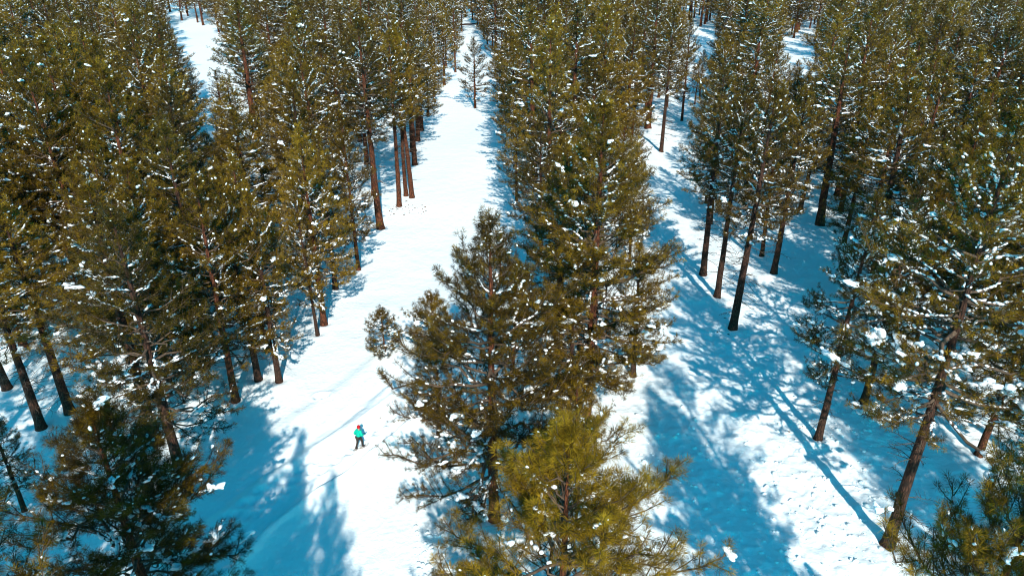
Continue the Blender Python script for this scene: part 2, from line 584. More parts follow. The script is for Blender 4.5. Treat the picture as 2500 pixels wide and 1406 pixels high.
    C, Dd, Rr = np.concatenate(C), unit(np.concatenate(Dd)), np.concatenate(Rr)
    lg = Rr > .085
    parts = []
    off = 0
    vv, ff = [], []
    for msk, base in ((lg, ICO2), (~lg, ICO1)):
        if msk.sum():
            n_ = msk.sum()
            v_, f_ = blobs(C[msk], Rr[msk], Dd[msk], 1.1 + (.9 if base is ICO2 else 1.5) * rng.random(n_), (.62 if base is ICO2 else .65) + .3 * rng.random(n_), rng, base, .5 if base is ICO2 else .34)
            vv.append(v_); ff.append(f_ + off); off += len(v_)
    snow_m = mesh_from(name + '_snow', np.concatenate(vv), ff, [M_TREESNOW], smooth=True)
    return trunk, crown, snow_m


cone_prof = lambda t: np.minimum(1, 1.75 * (1 - t) ** 1.02) * np.minimum(1, .72 + 2.2 * t) + .05
front_prof = lambda t: np.minimum(.62, (1 - t) ** .8) + .03
open_prof = lambda t: np.minimum(.92, 1.75 * (1 - t)) + .05
NEAR, MID, FARL = (64, .0115), (30, .020), (15, .036)

round_prof = lambda t: np.minimum(1, .6 + 1.6 * t) * np.minimum(1, 1.5 * (1 - t) ** .8) + .05

PROTO = {}


def proto(key, **kw):
    PROTO[key] = (make_pine(key, **kw), kw['H'], kw['rad'])


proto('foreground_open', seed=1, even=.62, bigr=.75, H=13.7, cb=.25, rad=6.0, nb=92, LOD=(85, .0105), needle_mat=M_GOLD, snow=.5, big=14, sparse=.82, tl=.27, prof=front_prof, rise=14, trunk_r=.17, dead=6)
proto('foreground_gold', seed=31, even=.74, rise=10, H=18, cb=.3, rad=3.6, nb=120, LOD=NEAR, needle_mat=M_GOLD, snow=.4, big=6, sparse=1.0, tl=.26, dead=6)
proto('foreground_dense', seed=2, even=.74, bigr=.85, rise=8, H=13, cb=.24, rad=3.6, nb=84, LOD=NEAR, needle_mat=M_NEEDLE, snow=.8, big=50, sparse=1.0, tl=.26, dead=8)
proto('broad_open', seed=3, even=.58, H=15.4, cb=.16, rad=4.7, nb=125, LOD=(44, .015), snow=.8, big=30, sparse=.95, tl=.24, prof=open_prof, dead=10, trunk_r=.25)
proto('tall_full', seed=4, even=.56, H=18.4, cb=.17, rad=4.3, nb=165, LOD=(36, .018), snow=.7, big=18, prof=open_prof, dead=14, trunk_r=.28)
proto('mid_full', seed=5, H=15, cb=.22, rad=3.5, nb=104, LOD=MID, snow=.65, big=14, dead=16)
proto('mid_snowy', seed=6, H=16, cb=.28, rad=3.6, nb=86, LOD=MID, needle_mat=M_GREEN, snow=2.2, big=40, dead=22, bark=M_SHADEBARK)
proto('mid_dark', seed=61, H=16, cb=.28, rad=3.6, nb=96, LOD=MID, needle_mat=M_GREEN, snow=.55, big=18, dead=26, bark=M_SHADEBARK)
proto('mid_slim', seed=7, H=15, cb=.22, rad=2.7, nb=94, LOD=MID, snow=.6, big=8, dead=18, bark=M_SHADEBARK)
proto('tall_bare', seed=8, H=18, cb=.47, rad=2.9, nb=79, LOD=MID, snow=.7, big=6, prof=round_prof, dead=30)
proto('tall_dark', seed=18, H=17, cb=.42, rad=3.0, nb=86, LOD=MID, snow=.8, big=8, prof=round_prof, dead=46, bark=M_SHADEBARK)
proto('tall_right', seed=41, bigr=1.45, H=19.6, cb=.36, rad=4.2, nb=104, LOD=(36, .017), snow=1.5, big=40, dead=26, trunk_r=.25, bark=M_SHADEBARK)
proto('young_bush', seed=9, H=4, cb=.06, rad=1.35, nb=55, LOD=MID, snow=.8, big=3, dead=0, sparse=1.0, tl=.2, trunk_r=.06, prof=round_prof)
proto('far_full', seed=21, H=16, cb=.22, rad=3.4, nb=86, LOD=FARL, snow=.7, big=8, dead=10)
proto('far_broad', seed=22, H=15, cb=.20, rad=3.7, nb=89, LOD=FARL, snow=.8, big=8, dead=8, prof=open_prof)
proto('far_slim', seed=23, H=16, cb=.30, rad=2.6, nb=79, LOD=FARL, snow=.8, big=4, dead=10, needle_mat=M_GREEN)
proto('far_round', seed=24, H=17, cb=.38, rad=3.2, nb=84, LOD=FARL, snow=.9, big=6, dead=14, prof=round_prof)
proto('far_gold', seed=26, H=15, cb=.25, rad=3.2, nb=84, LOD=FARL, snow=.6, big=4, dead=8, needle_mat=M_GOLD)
proto('far_sparse', seed=25, H=13, cb=.26, rad=2.6, nb=55, LOD=FARL, snow=1.2, big=4, dead=6, sparse=.8)

TREES = []      # placed trees: dict(root, x, y, H, rad, cb)


def place_pine(kind, x, y, H, rad, rot=None, tilt=None, label=None, rng=random):
    (tr, cr, sn), pH, pR = PROTO[kind]
    root = bpy.data.objects.new('pine_tree', None)
    col.objects.link(root)
    z = float(base_h(np.array([x]), np.array([y]))[0])
    root.location = (x, y, z - .05)
    rz = rng.random() * 6.28 if rot is None else rot
    tx, ty = (rng.gauss(0, .018), rng.gauss(0, .018)) if tilt is None else tilt
    root.rotation_euler = (tx, ty, rz)
    root.scale = (rad / pR, rad / pR, H / pH)
    root.empty_display_size = .5
    tag(root, label, 'pine tree', 'snow-dusted pine trees of the forest')
    for nm, me in (('trunk', tr), ('crown', cr), ('snow', sn)):
        o = link(nm, me, root)
        if nm == 'snow': o['kind'] = 'stuff'
    TREES.append(dict(root=root, x=x, y=y, H=H, rad=rad, kind=kind, label=label))
    return root


# landmark trees: (kind, photo pixel of the trunk base or None, world x/y, height, crown radius, label, short name)
HERO = []


def hero(kind, H, rad, label, short, px=None, xy=None, rot=None, tilt=None):
    x, y = ground_at(*px) if px else xy
    r = place_pine(kind, x, y, H, rad, rot, tilt, label)
    TREES[-1]['short'] = short
    TREES[-1]['hero'] = True


# centre
hero('foreground_open', 13.7, 6.7, 'golden open-crowned pine at bottom middle with big needle tufts', 'golden foreground pine', xy=(1.45, 15.0), rot=.6, tilt=(0, 0))
hero('broad_open', 15.4, 4.7, 'broad pine beside the walker with wide low boughs over the trail', 'broad pine beside the walker', px=(1207, 1265), rot=1.1, tilt=(0, 0))
hero('tall_full', 18.4, 4.6, 'tallest pine in the middle clump, pointed golden top and red lower trunk', 'tall middle pine', px=(1430, 1040), rot=2.0, tilt=(0, 0))
hero('mid_slim', 9.5, 1.7, 'pine with dark trunk wedged between the two big middle pines', 'wedged pine', px=(1388, 1060), rot=.3)
hero('young_bush', 4.6, 1.6, 'young bushy pine with a snow pillow, half behind the broad middle pine', 'young bushy pine', px=(1062, 880), rot=.2)
hero('young_bush', 3.4, 1.3, 'small thin pine standing alone on the snow above the walker', 'small lone pine', px=(942, 880), rot=2.2)
hero('tall_full', 19.0, 4.3, 'huge wide pine behind the tall middle pine, long snowy boughs', 'huge wide pine', px=(1468, 430), rot=4.0)
hero('mid_full', 15.5, 3.2, 'pine at right edge of the clearing with dark bare trunk foot', 'clearing-edge pine', px=(1258, 380), rot=1.0)
hero('tall_dark', 17.5, 2.7, 'pine with long dark trunk between middle clump and right opening', 'long-trunked pine', px=(1614, 372), rot=1.7)
# left edge of the clearing
hero('tall_bare', 19.0, 3.3, 'pine with the thick red trunk at the left edge of the clearing', 'thick red-trunked pine', px=(930, 560), rot=.4, tilt=(0, -.03))
hero('tall_bare', 17.5, 2.1, 'pine on the slimmer red trunk just behind the thick red one', 'slim red-trunked pine', px=(912, 480), rot=3.0, tilt=(0, -.02))
hero('tall_bare', 17.0, 2.4, 'red-trunked pine, nearest of the slender row at clearing edge', 'slender row', px=(975, 508), rot=2.5)
hero('tall_bare', 17.5, 2.2, 'red-trunked pine, middle one of the slender row at clearing edge', 'slender row', px=(992, 482), rot=.9)
hero('tall_bare', 17.0, 2.5, 'straight red-trunked pine closest to the clearing in the slender row', 'slender row', px=(1006, 487), rot=4.4)
hero('tall_bare', 16.5, 3.0, 'dark-trunked pine at rear of the slender row, bough over clearing', 'dark row-end pine', px=(1013, 404), rot=5.2)
hero('mid_full', 14.2, 3.0, 'pine with sunlit red trunk and snowy boughs left of the small lone pine', 'sunlit red-trunked pine', px=(792, 798), rot=.0)
hero('mid_slim', 11.5, 1.3, 'thin leaning red-trunked pine beside the sunlit red-trunked one', 'thin leaning pine', px=(776, 822), rot=1.0, tilt=(.02, -.05))
hero('mid_slim', 12.5, 2.2, 'pine with short dark trunk just behind the sunlit red-trunked pine', 'short-trunk pine', px=(820, 710), rot=2.0)
hero('mid_full', 13.0, 2.3, 'pine with thin trunk foot on snow above the sunlit red trunk', 'thin-footed pine', px=(876, 662), rot=3.3)
hero('mid_slim', 12.5, 2.0, 'pine with slim trunk at the shadow edge above the walker', 'shadow-edge pine', px=(683, 940), rot=.5)
hero('mid_slim', 13.0, 2.2, 'dark pine close behind the shadow-edge pine, trunk in blue shade', 'shaded slim pine', px=(633, 936), rot=1.5)
hero('mid_full', 13.5, 2.4, 'full dark pine behind the two shaded slim trunks', 'full dark pine', px=(655, 866), rot=2.7)
hero('mid_full', 14.0, 3.0, 'pine whose low bough hangs over the blue shade left of trail', 'hanging-bough pine', px=(577, 985), rot=4.2)
hero('mid_dark', 15.2, 3.7, 'big pine with thick black leaning trunk at left of the shaded trail', 'black-trunked pine', px=(456, 1205), rot=.9, tilt=(0, -.015))
hero('foreground_dense', 12.2, 3.8, 'snow-laden pine at bottom left with large snow pillows', 'snow-laden bottom-left pine', xy=(-13.3, 18.6), rot=2.6, tilt=(0, 0))
hero('foreground_gold', 18.2, 3.6, 'golden pine cut off by the lower left corner', 'golden corner pine', xy=(-11.0, 9.2), rot=2.2, tilt=(0, 0))
hero('tall_dark', 12.5, 2.7, 'pine with bare dark leaning trunk over blue snow at left edge', 'bare leaning pine', px=(102, 1046), rot=2.8, tilt=(0, -.02))
hero('tall_dark', 13.0, 2.8, 'dark bare-trunked pine next inside the bare leaning one, left edge', 'inner left-edge pine', px=(172, 1010), rot=1.8)
hero('mid_full', 15.0, 3.0, 'pine with orange dead tip in the dense left stand', 'orange-tipped pine', px=(330, 880), rot=1.4)
# middle distance
hero('far_broad', 11.2, 3.0, 'sparse young pine standing alone in the far path', 'far lone pine', px=(1160, 260), rot=1.0)
hero('far_round', 16.0, 2.2, 'pine left of the far path with snowy lower boughs', 'far left-side pine', px=(1072, 195), rot=.4)
hero('far_slim', 15.5, 2.0, 'slim pine on short red trunk left of the far path', 'far slim pine', px=(1112, 178), rot=1.4)
hero('far_round', 17.5, 2.6, 'pine on red trunk at right of the far path by blue shade', 'far red-trunked pine', px=(1212, 140), rot=2.4)
hero('far_round', 17.0, 2.4, 'second red-trunked pine behind the one by far blue shade', 'far second red trunk', px=(1226, 130), rot=5.0)
hero('far_gold', 17.0, 4.0, 'golden pine closing the far end of the path at the top', 'path-end pine', px=(1150, 30), rot=1.0)
hero('far_round', 17.0, 3.4, 'pine beside the path-end one, leaning over the far path', 'path-end neighbour', px=(1112, 60), rot=1.5)
# right
hero('tall_right', 19.6, 4.2, 'largest right-hand pine, thick brown trunk leaning above long trunk shadow', 'thick right-hand pine', px=(2165, 1335), rot=2.9, tilt=(0, .0))
hero('mid_snowy', 14.3, 2.6, 'dark pine with bare twigs beside the long trunk shadows', 'bare-twigged pine', px=(1995, 1078), rot=.7)
hero('mid_snowy', 14.0, 2.8, 'snowy pine with drooping white-loaded bough behind the bare-twigged one', 'drooping snowy pine', px=(2105, 990), rot=1.9)
hero('tall_dark', 16.8, 2.9, 'front pine of the five-trunk group, dead twigs down its dark trunk', 'front five-group pine', px=(1787, 812), rot=.8)
hero('tall_dark', 16.0, 2.4, 'second pine from front of the five-trunk group', 'second five-group pine', px=(1749, 735), rot=2.1)
hero('tall_dark', 16.5, 2.8, 'leftmost pine of the five-trunk group', 'leftmost five-group pine', px=(1715, 680), rot=3.1)
hero('mid_full', 14.5, 2.5, 'rear pine of the five-trunk group with thin brown trunk', 'rear five-group pine', px=(1858, 634), rot=4.1)
hero('tall_dark', 15.0, 2.6, 'rightmost pine of the five-trunk group with white snow on its trunk', 'rightmost five-group pine', px=(1887, 678), rot=5.1)
hero('tall_dark', 16.0, 2.2, 'pine with leaning dark trunk up behind the five-trunk group', 'leaning back pine', px=(1953, 515), rot=.1, tilt=(0, .05))
hero('foreground_dense', 15.8, 3.1, 'dark shaded pine with blue snow at the lower right corner', 'shaded corner pine', xy=(11.6, 12.2), rot=1.2, tilt=(0, 0))
hero('mid_snowy', 15.0, 3.2, 'dark snow-laden pine with its trunk low at the right edge', 'dark right-edge pine', px=(2475, 1330), rot=.3)
hero('mid_full', 16.5, 3.3, 'golden-topped pine at the right edge of the photo', 'golden right-edge pine', px=(2560, 900), rot=2.0)
hero('far_full', 15.0, 2.4, 'pine with trunk foot on lit snow at the top of right opening', 'right-opening pine', px=(1664, 300), rot=2.0)

# ------------------------------------------------------------------ the rest of the forest
P_CLEAR = [(1135, 62), (1128, 120), (1135, 180), (1080, 240), (1082, 330), (1062, 390), (1045, 440), (1010, 500), (935, 565), (915, 620), (890, 700),
           (810, 790), (790, 800), (755, 850), (730, 900), (640, 960), (500, 1060), (470, 1140), (490, 1220), (540, 1410), (1100, 1410), (1080, 1320), (1060, 1230),
           (1000, 1100), (985, 940), (1000, 850), (1000, 740), (1085, 690), (1120, 560), (1180, 530), (1290, 560), (1255, 490), (1200, 420), (1170, 360), (1230, 290),
           (1190, 200), (1195, 130), (1165, 62)]
P_RIGHT = [(1560, 930), (1630, 840), (1640, 640), (1600, 540), (1600, 440), (1640, 470), (1680, 555), (1900, 560), (1960, 600), (2000, 620), (1960, 660), (1920, 720),
           (1900, 790), (1985, 810), (1990, 900), (1985, 960), (2080, 1050), (2160, 1180), (2170, 1410), (1720, 1410), (1720, 1300), (1600, 1200), (1530, 1100), (1530, 1000)]
P_HOLES = [[(905, 330), (1060, 330), (1060, 500), (920, 560)],
           [(1625, 245), (1705, 245), (1690, 410), (1605, 430)],
           [(1680, 20), (1730, 30), (1745, 120), (1690, 90)],
           [(405, 0), (520, 40), (560, 200), (450, 120)],
           [(1915, 50), (1985, 60), (1990, 130), (1925, 140)],
           [(0, 730), (70, 740), (140, 1040), (60, 1080), (0, 1010)],
           [(90, 430), (170, 440), (180, 540), (100, 540)],
           [(690, 580), (735, 590), (745, 700), (700, 710)],
           [(1940, 380), (2010, 400), (2000, 520), (1930, 520)],
           [(1990, 560), (2060, 600), (2020, 640), (1980, 610)],
           [(2050, 95), (2100, 110), (2090, 145), (2050, 140)]]


def inpoly(x, y, poly):
    x, y = np.asarray(x, float), np.asarray(y, float)
    c = np.zeros(x.shape, bool)
    j = len(poly) - 1
    for i in range(len(poly)):
        xi, yi = poly[i]; xj, yj = poly[j]
        c ^= ((yi > y) != (yj > y)) & (x < (xj - xi) * (y - yi) / (yj - yi + 1e-9) + xi)
        j = i
    return c


def crown_points(x, y, H, rad, cb):
    f = np.linspace(cb, .98, 9)
    t = (f - cb) / (1 - cb)
    wv = rad * (np.minimum(1, 1.75 * (1 - t)) + .04)
    off = np.array([-.95, -.5, 0, .5, .95])
    X = x + wv[:, None] * off; Z = np.broadcast_to((H * f)[:, None], X.shape)
    return project(X.ravel(), np.full(X.size, y), Z.ravel())


rngF = np.random.default_rng(77)
occ = [(t['x'], t['y'], 2.3 if t['kind'] != 'young_bush' else 1.2) for t in TREES]
fill = []


def try_tree(x, y, H, rad, cb, dmin):
    for ox, oy, rr_ in occ:
        if abs(ox - x) < 8 and (ox - x) ** 2 + (oy - y) ** 2 < (dmin if rr_ > 0 else dmin) ** 2:
            return False
    bx, by, _ = project(np.array([x]), np.array([y]), np.array([0.]))
    for P in (P_CLEAR, P_RIGHT):
        if inpoly(bx, by, P)[0]: return False
    px, py, d = crown_points(x, y, H, rad, cb)
    vis = (px > 0) & (px < 2500) & (py > 0) & (py < 1406)
    if not vis.any(): return False
    hit = inpoly(px, py, P_CLEAR) | inpoly(px, py, P_RIGHT)
    if hit.mean() > .06: return False
    for P in P_HOLES:
        if inpoly(px, py, P).mean() > .05: return False
    return True


NEAR_KINDS = ['mid_full', 'mid_full', 'mid_dark', 'mid_slim', 'tall_full', 'mid_slim']
FAR_KINDS = ['far_full', 'far_broad', 'far_slim', 'far_round', 'far_gold', 'far_broad', 'far_full']
y = 24.0
while y < 372:
    half = .735 * (y * CP + 12 * SP) + 4
    step = 1.9 if y < 110 else 2.8
    x = -half + rngF.random() * 3
    while x < half:
        xx, yy = x + rngF.normal() * .9, y + rngF.normal() * .9
        g = vnoise(np.array([xx / 19 + 40]), np.array([yy / 19 + 7]))[0]
        H = 14.8 + 2.6 * rngF.normal() + 3 * g
        H = float(np.clip(H, 8.5, 19.0))
        rad = H * (.20 + .06 * rngF.random())
        left = xx < 0
        dmin = (3.9 if yy < 70 else 4.8 if yy < 130 else 5.7) + (.7 if xx > 12 and yy < 60 else 0) + 2.6 * max(0, -g)
        ok = try_tree(xx, yy, H, rad, .25, dmin)
        if not ok and rngF.random() < .5:
            H2 = 6 + 4 * rngF.random(); 
            if try_tree(xx, yy, H2, H2 * .2, .2, dmin):
                ok, H, rad = True, H2, H2 * .2
        if ok:
            occ.append((xx, yy, 1)); fill.append((xx, yy, H, rad))
        x += step
    y += 1.9 if y < 110 else 2.8

fill.sort(key=lambda q: q[0] ** 2 + q[1] ** 2)
N_INDIV = 292 - len(HERO) - len(TREES)
near_fill, far_fill = fill[:N_INDIV], fill[N_INDIV:]
rp = random.Random(3)
for (x, y, H, rad) in near_fill:
    dist = math.hypot(x, y)
    right = x > 6
    if dist < 62:
        k = rp.choice(['mid_snowy', 'mid_snowy', 'mid_full', 'tall_full', 'mid_slim'] if right else NEAR_KINDS)
    else:
        k = rp.choice(FAR_KINDS)
    place_pine(k, x, y, H, rad, rng=rp)

# trees outside the frame whose shadows fall into it
CASTERS = [(-6.6, 4.2, 18.0, 2.7), (-4.8, 1.8, 19.5, 2.3), (-9.8, 2.5, 20.0, 3.0), (-7.2, -4.0, 20.0, 3.2), (-4.2, -4.2, 18.0, 2.4), (-7.8, 7.0, 18.5, 2.0),
           (28.5, 20.0, 22.0, 3.6), (24.6, 14.5, 22.5, 3.4), (24.0, 9.0, 24.0, 3.2), (26.5, 6.5, 24.0, 3.6), (24.5, 2.0, 24.0, 3.4),
           (-17.0, 9.0, 21.0, 3.4), (-15.6, 1.0, 20.0, 3.0), (-22.0, 13.5, 21.0, 3.4), (-26.5, 19.5, 20.0, 3.4), (-20.5, 4.5, 22.0, 3.4)]
BARE_CASTERS = [(13.6, 4.6, 23.0, 2.4), (14.2, 9.2, 24.0, 2.2), (14.0, 1.4, 24.0, 2.0)]
for i, (x, y, H, rad) in enumerate(CASTERS + BARE_CASTERS):
    k = 'tall_bare' if i >= len(CASTERS) else ['mid_full', 'tall_full', 'tall_bare', 'mid_snowy'][i % 4]
    place_pine(k, x, y, H, rad, rng=rp, label='pine just outside the picture, seen only by the shadow it throws on the snow')

# ------------------------------------------------------------------ labels of the forest trees
ORD = ['', 'second ', 'third ', 'fourth ', 'fifth ', 'sixth ', 'seventh ', 'eighth ', 'ninth ', 'tenth ', 'eleventh ', 'twelfth ',
       'thirteenth ', 'fourteenth ', 'fifteenth ', 'sixteenth ', 'seventeenth ', 'eighteenth ', 'nineteenth ', 'twentieth '] + [f'twenty-{q} ' for q in ('first', 'second', 'third', 'fourth', 'fifth', 'sixth', 'seventh', 'eighth', 'ninth')] + ['thirtieth ']
DIRS = ['right of', 'above and right of', 'straight above', 'above and left of', 'left of', 'below and left of', 'straight below', 'below and right of']
heroes = [t for t in TREES if t.get('hero') and t['short'] != 'slender row']
for t in TREES:
    t['p'] = [float(v[0]) for v in project(np.array([t['x']]), np.array([t['y']]), np.array([t['H'] * .7]))[:2]]
todo = {}
for t in TREES:
    if t['label']: continue
    best = min(heroes, key=lambda h: (h['p'][0] - t['p'][0]) ** 2 + (h['p'][1] - t['p'][1]) ** 2)
    dx, dy = t['p'][0] - best['p'][0], best['p'][1] - t['p'][1]
    k = int(round(math.atan2(dy, dx) / (math.pi / 4))) % 8
    todo.setdefault((best['short'], k), []).append((math.hypot(dx, dy), t))
LOOK = {'mid_full': 'full olive-green', 'mid_snowy': 'dark snow-loaded', 'mid_dark': 'dark green', 'mid_slim': 'slim olive-green', 'tall_full': 'tall golden-green', 'far_full': 'full olive',
        'far_broad': 'broad olive', 'far_slim': 'slim dark green', 'far_round': 'round-topped olive', 'far_sparse': 'thin', 'far_gold': 'golden-green', 'foreground_gold': 'golden', 'tall_bare': 'long-trunked', 'tall_right': 'thick-trunked', 'tall_dark': 'dark-trunked'}
for (short, k), lst in todo.items():
    lst.sort(key=lambda q: q[0])
    for i, (_, t) in enumerate(lst):
        look = ('low ' if t['H'] < 10.5 else '') + LOOK[t['kind']]
        t['root']['label'] = f"{look} pine, {ORD[min(i, 29)]}{'nearest' if i == 0 else 'one'} {DIRS[k]} the {short}"

# ------------------------------------------------------------------ the far forest: one mass
far = np.array(far_fill)
kinds = ['far_full', 'far_broad', 'far_slim', 'far_round', 'far_gold']
if len(far):
    me = bpy.data.meshes.new('distant_forest')
    zf = base_h(far[:, 0], far[:, 1])
    me.vertices.add(len(far))
    me.vertices.foreach_set('co', np.stack([far[:, 0], far[:, 1], zf - .05], -1).astype(np.float32).ravel())
    kid = rngF.integers(0, 5, len(far))
    pH = np.array([PROTO[k][1] for k in kinds])[kid]; pR = np.array([PROTO[k][2] for k in kinds])[kid]
    at = me.attributes.new('kind_id', 'INT', 'POINT'); at.data.foreach_set('value', kid.astype(np.int32))
    at = me.attributes.new('tree_scale', 'FLOAT_VECTOR', 'POINT')
    at.data.foreach_set('vector', np.stack([far[:, 3] / pR, far[:, 3] / pR, far[:, 2] / pH], -1).astype(np.float32).ravel())
    at = me.attributes.new('tree_turn', 'FLOAT_VECTOR', 'POINT')
    at.data.foreach_set('vector', np.stack([rngF.normal(0, .02, len(far)), rngF.normal(0, .02, len(far)), rngF.random(len(far)) * 6.28], -1).astype(np.float32).ravel())
    fo = link('distant_forest', me)
    tag(fo, 'far pine forest closing the view behind the nearer trees', 'forest', kind='stuff')
    ng = bpy.data.node_groups.new('distant_forest', 'GeometryNodeTree')
    ng.interface.new_socket('Geometry', in_out='INPUT', socket_type='NodeSocketGeometry')
    ng.interface.new_socket('Geometry', in_out='OUTPUT', socket_type='NodeSocketGeometry')
    gin, gout = ng.nodes.new('NodeGroupInput'), ng.nodes.new('NodeGroupOutput')
    jo = ng.nodes.new('GeometryNodeJoinGeometry')

    def attr(nm, ty):
        n = ng.nodes.new('GeometryNodeInputNamedAttribute'); n.data_type = ty; n.inputs['Name'].default_value = nm
        return n.outputs['Attribute']
    ka, sa_, ta = attr('kind_id', 'INT'), attr('tree_scale', 'FLOAT_VECTOR'), attr('tree_turn', 'FLOAT_VECTOR')
    for i, k in enumerate(kinds):
        src = next(t for t in TREES if t['kind'] == k)['root']
        iop = ng.nodes.new('GeometryNodeInstanceOnPoints')
        cmpn = ng.nodes.new('FunctionNodeCompare'); cmpn.data_type = 'INT'; cmpn.operation = 'EQUAL'
        ins = [s for s in cmpn.inputs if s.type == 'INT']
        ng.links.new(ka, ins[0]); ins[1].default_value = i
        ng.links.new(cmpn.outputs[0], iop.inputs['Selection'])
        ng.links.new(gin.outputs[0], iop.inputs['Points'])
        jj = ng.nodes.new('GeometryNodeJoinGeometry')
        for ch in src.children:
            oi = ng.nodes.new('GeometryNodeObjectInfo'); oi.transform_space = 'ORIGINAL'
            oi.inputs['Object'].default_value = ch; oi.inputs['As Instance'].default_value = True
            ng.links.new(oi.outputs['Geometry'], jj.inputs[0])
        ng.links.new(jj.outputs[0], iop.inputs['Instance'])
        ng.links.new(ta, iop.inputs['Rotation']); ng.links.new(sa_, iop.inputs['Scale'])
        ng.links.new(iop.outputs[0], jo.inputs[0])
    ng.links.new(jo.outputs[0], gout.inputs[0])
    md = fo.modifiers.new('forest', 'NODES'); md.node_group = ng

print('TREES', len(TREES), 'far', len(far_fill), 'tris', sum(len(m.polygons) for p in PROTO.values() for m in p[0]))

# ------------------------------------------------------------------ fallen snow lumps and cone litter
rngL = np.random.default_rng(8)


def scatter(name, boxes, rmin, rmax, mat, label, cat, base=ICO1, flat=.6):
    C, Rr = [], []
    for (px0, py0, px1, py1, n) in boxes:
        for _ in range(n):
            x, y = ground_at(px0 + (px1 - px0) * rngL.random(), py0 + (py1 - py0) * rngL.random())
            r_ = rmin + (rmax - rmin) * rngL.random() ** 2.5
            C.append((x, y, 0)); Rr.append(r_)
    C, Rr = np.array(C), np.array(Rr)
    C[:, 2] = ground_h(C[:, 0], C[:, 1]) + Rr * .15
    n = len(C)
    az = rngL.random(n) * 6.28
    v_, f_ = blobs(C, Rr, np.stack([np.cos(az), np.sin(az), 0 * az], -1), 1 + .8 * rngL.random(n), flat + .25 * rngL.random(n), rngL, base, .3)
    o = link(name, mesh_from(name, v_, [f_], [mat], smooth=True))
    tag(o, label, cat, kind='stuff')


scatter('snow_lumps', [(1880, 950, 2150, 1400, 260), (1600, 1050, 2000, 1400, 120), (1520, 1000, 1700, 1200, 60), (1620, 600, 1800, 760, 40), (1010, 1280, 1100, 1406, 90), (2000, 900, 2150, 1100, 50)],
        .03, .14, M_TREESNOW, 'crumbled snow lumps fallen from boughs onto the open snow', 'snow lumps')
M_CONE = plain('cone_litter', (.14, .085, .05), .9, .2)
scatter('cone_litter', [(945, 505, 1045, 530, 34), (960, 490, 1010, 512, 8)], (.04), .085, M_CONE, 'brown cones and twig litter on the snow under the slender row', 'litter')
scatter('twig_litter', [(1920, 1040, 1970, 1065, 5), (1680, 780, 1780, 830, 5), (930, 1030, 960, 1050, 2)], .03, .07, M_CONE, 'dark bits of bark and cone on the shaded snow at right', 'litter')

# fallen log across the far path
lx0, ly0 = ground_at(1122, 64); lx1, ly1 = ground_at(1166, 62)
lv, lf = tubes([[(lx0, ly0, .35), ((lx0 * 2 + lx1) / 3, (ly0 * 2 + ly1) / 3, .38), ((lx0 + 2 * lx1) / 3, (ly0 + 2 * ly1) / 3, .36), (lx1, ly1, .42)]], [[.26, .24, .22, .17]], 10)
log = link('fallen_log', mesh_from('fallen_log', lv, [lf], [M_SHADEBARK], smooth=True))
tag(log, 'dark fallen log lying across the far end of the path', 'log')

# ------------------------------------------------------------------ the walker on snowshoes
M_TEAL = plain('teal_jacket', (.0, .42, .29), .7, .2, 40)
M_RED = plain('red_knit', (.42, .012, .018), .9, .1, 60)
M_TROUSER = plain('brown_trousers', (.045, .032, .026), .85, .2, 40)
M_NAVY = plain('navy_cloth', (.012, .02, .055), .8, .2, 40)
M_SKIN = plain('skin', (.48, .28, .20), .55, .3, 30)
M_BOOT = plain('boot_leather', (.05, .035, .025), .6, .3, 30)
M_FRAME = plain('snowshoe_frame', (.16, .10, .06), .5, .4, 30)
M_DECK = plain('snowshoe_webbing', (.30, .24, .19), .6, .3, 30)


def skin_obj(name, verts, edges, radii, mat, parent, root=0, sub=2):
    me = bpy.data.meshes.new(name)
    me.from_pydata(verts, edges, [])
    me.materials.append(mat)
    o = link(name, me, parent)
    md = o.modifiers.new('skin', 'SKIN'); md.use_smooth_shade = True
    for i, r_ in enumerate(radii):
        sv = me.skin_vertices[0].data[i]
        sv.radius = r_ if isinstance(r_, tuple) else (r_, r_)
        sv.use_root = (i == root)
    s = o.modifiers.new('smooth', 'SUBSURF'); s.levels = sub; s.render_levels = sub
    return o


fx, fy = ground_at(873, 1113); f2x, f2y = ground_at(886, 1096)
tx0, ty0 = ground_at(840, 1155); tx1, ty1 = ground_at(980, 1048)
head_az = math.atan2(ty1 - ty0, tx1 - tx0) - math.pi / 2
pr = bpy.data.objects.new('person', None); col.objects.link(pr)
px_, py_ = (fx + f2x) / 2, (fy + f2y) / 2
pz_ = float(ground_h(np.array([px_]), np.array([py_]))[0])
pr.location = (px_, py_, pz_ - .01)
pr.rotation_euler = (0, 0, head_az)
pr.scale = (.75, .80, .81)
tag(pr, 'walker in a teal jacket and red knit hat striding on snowshoes along the trail', 'person')
J = dict(pel=(0, 0, .97), sp=(0, .03, 1.14), ch=(0, .06, 1.33), nk=(0, .09, 1.50), hb=(0, .10, 1.57), hd=(0, .11, 1.66), ht=(0, .11, 1.755),
         ns=(0, .215, 1.63), lhip=(-.10, -.02, .93), lkn=(-.10, -.05, .52), lan=(-.10, -.26, .14), lto=(-.10, -.10, .09),
         rhip=(.10, .02, .93), rkn=(.10, .20, .56), ran=(.11, .18, .14), rto=(.11, .38, .10),
         lsh=(-.20, .06, 1.43), lel=(-.31, -.08, 1.17), lwr=(-.26, .10, 1.01), rsh=(.20, .06, 1.43), rel=(.32, .03, 1.16), rwr=(.26, .27, 1.14))
ks = list(J)
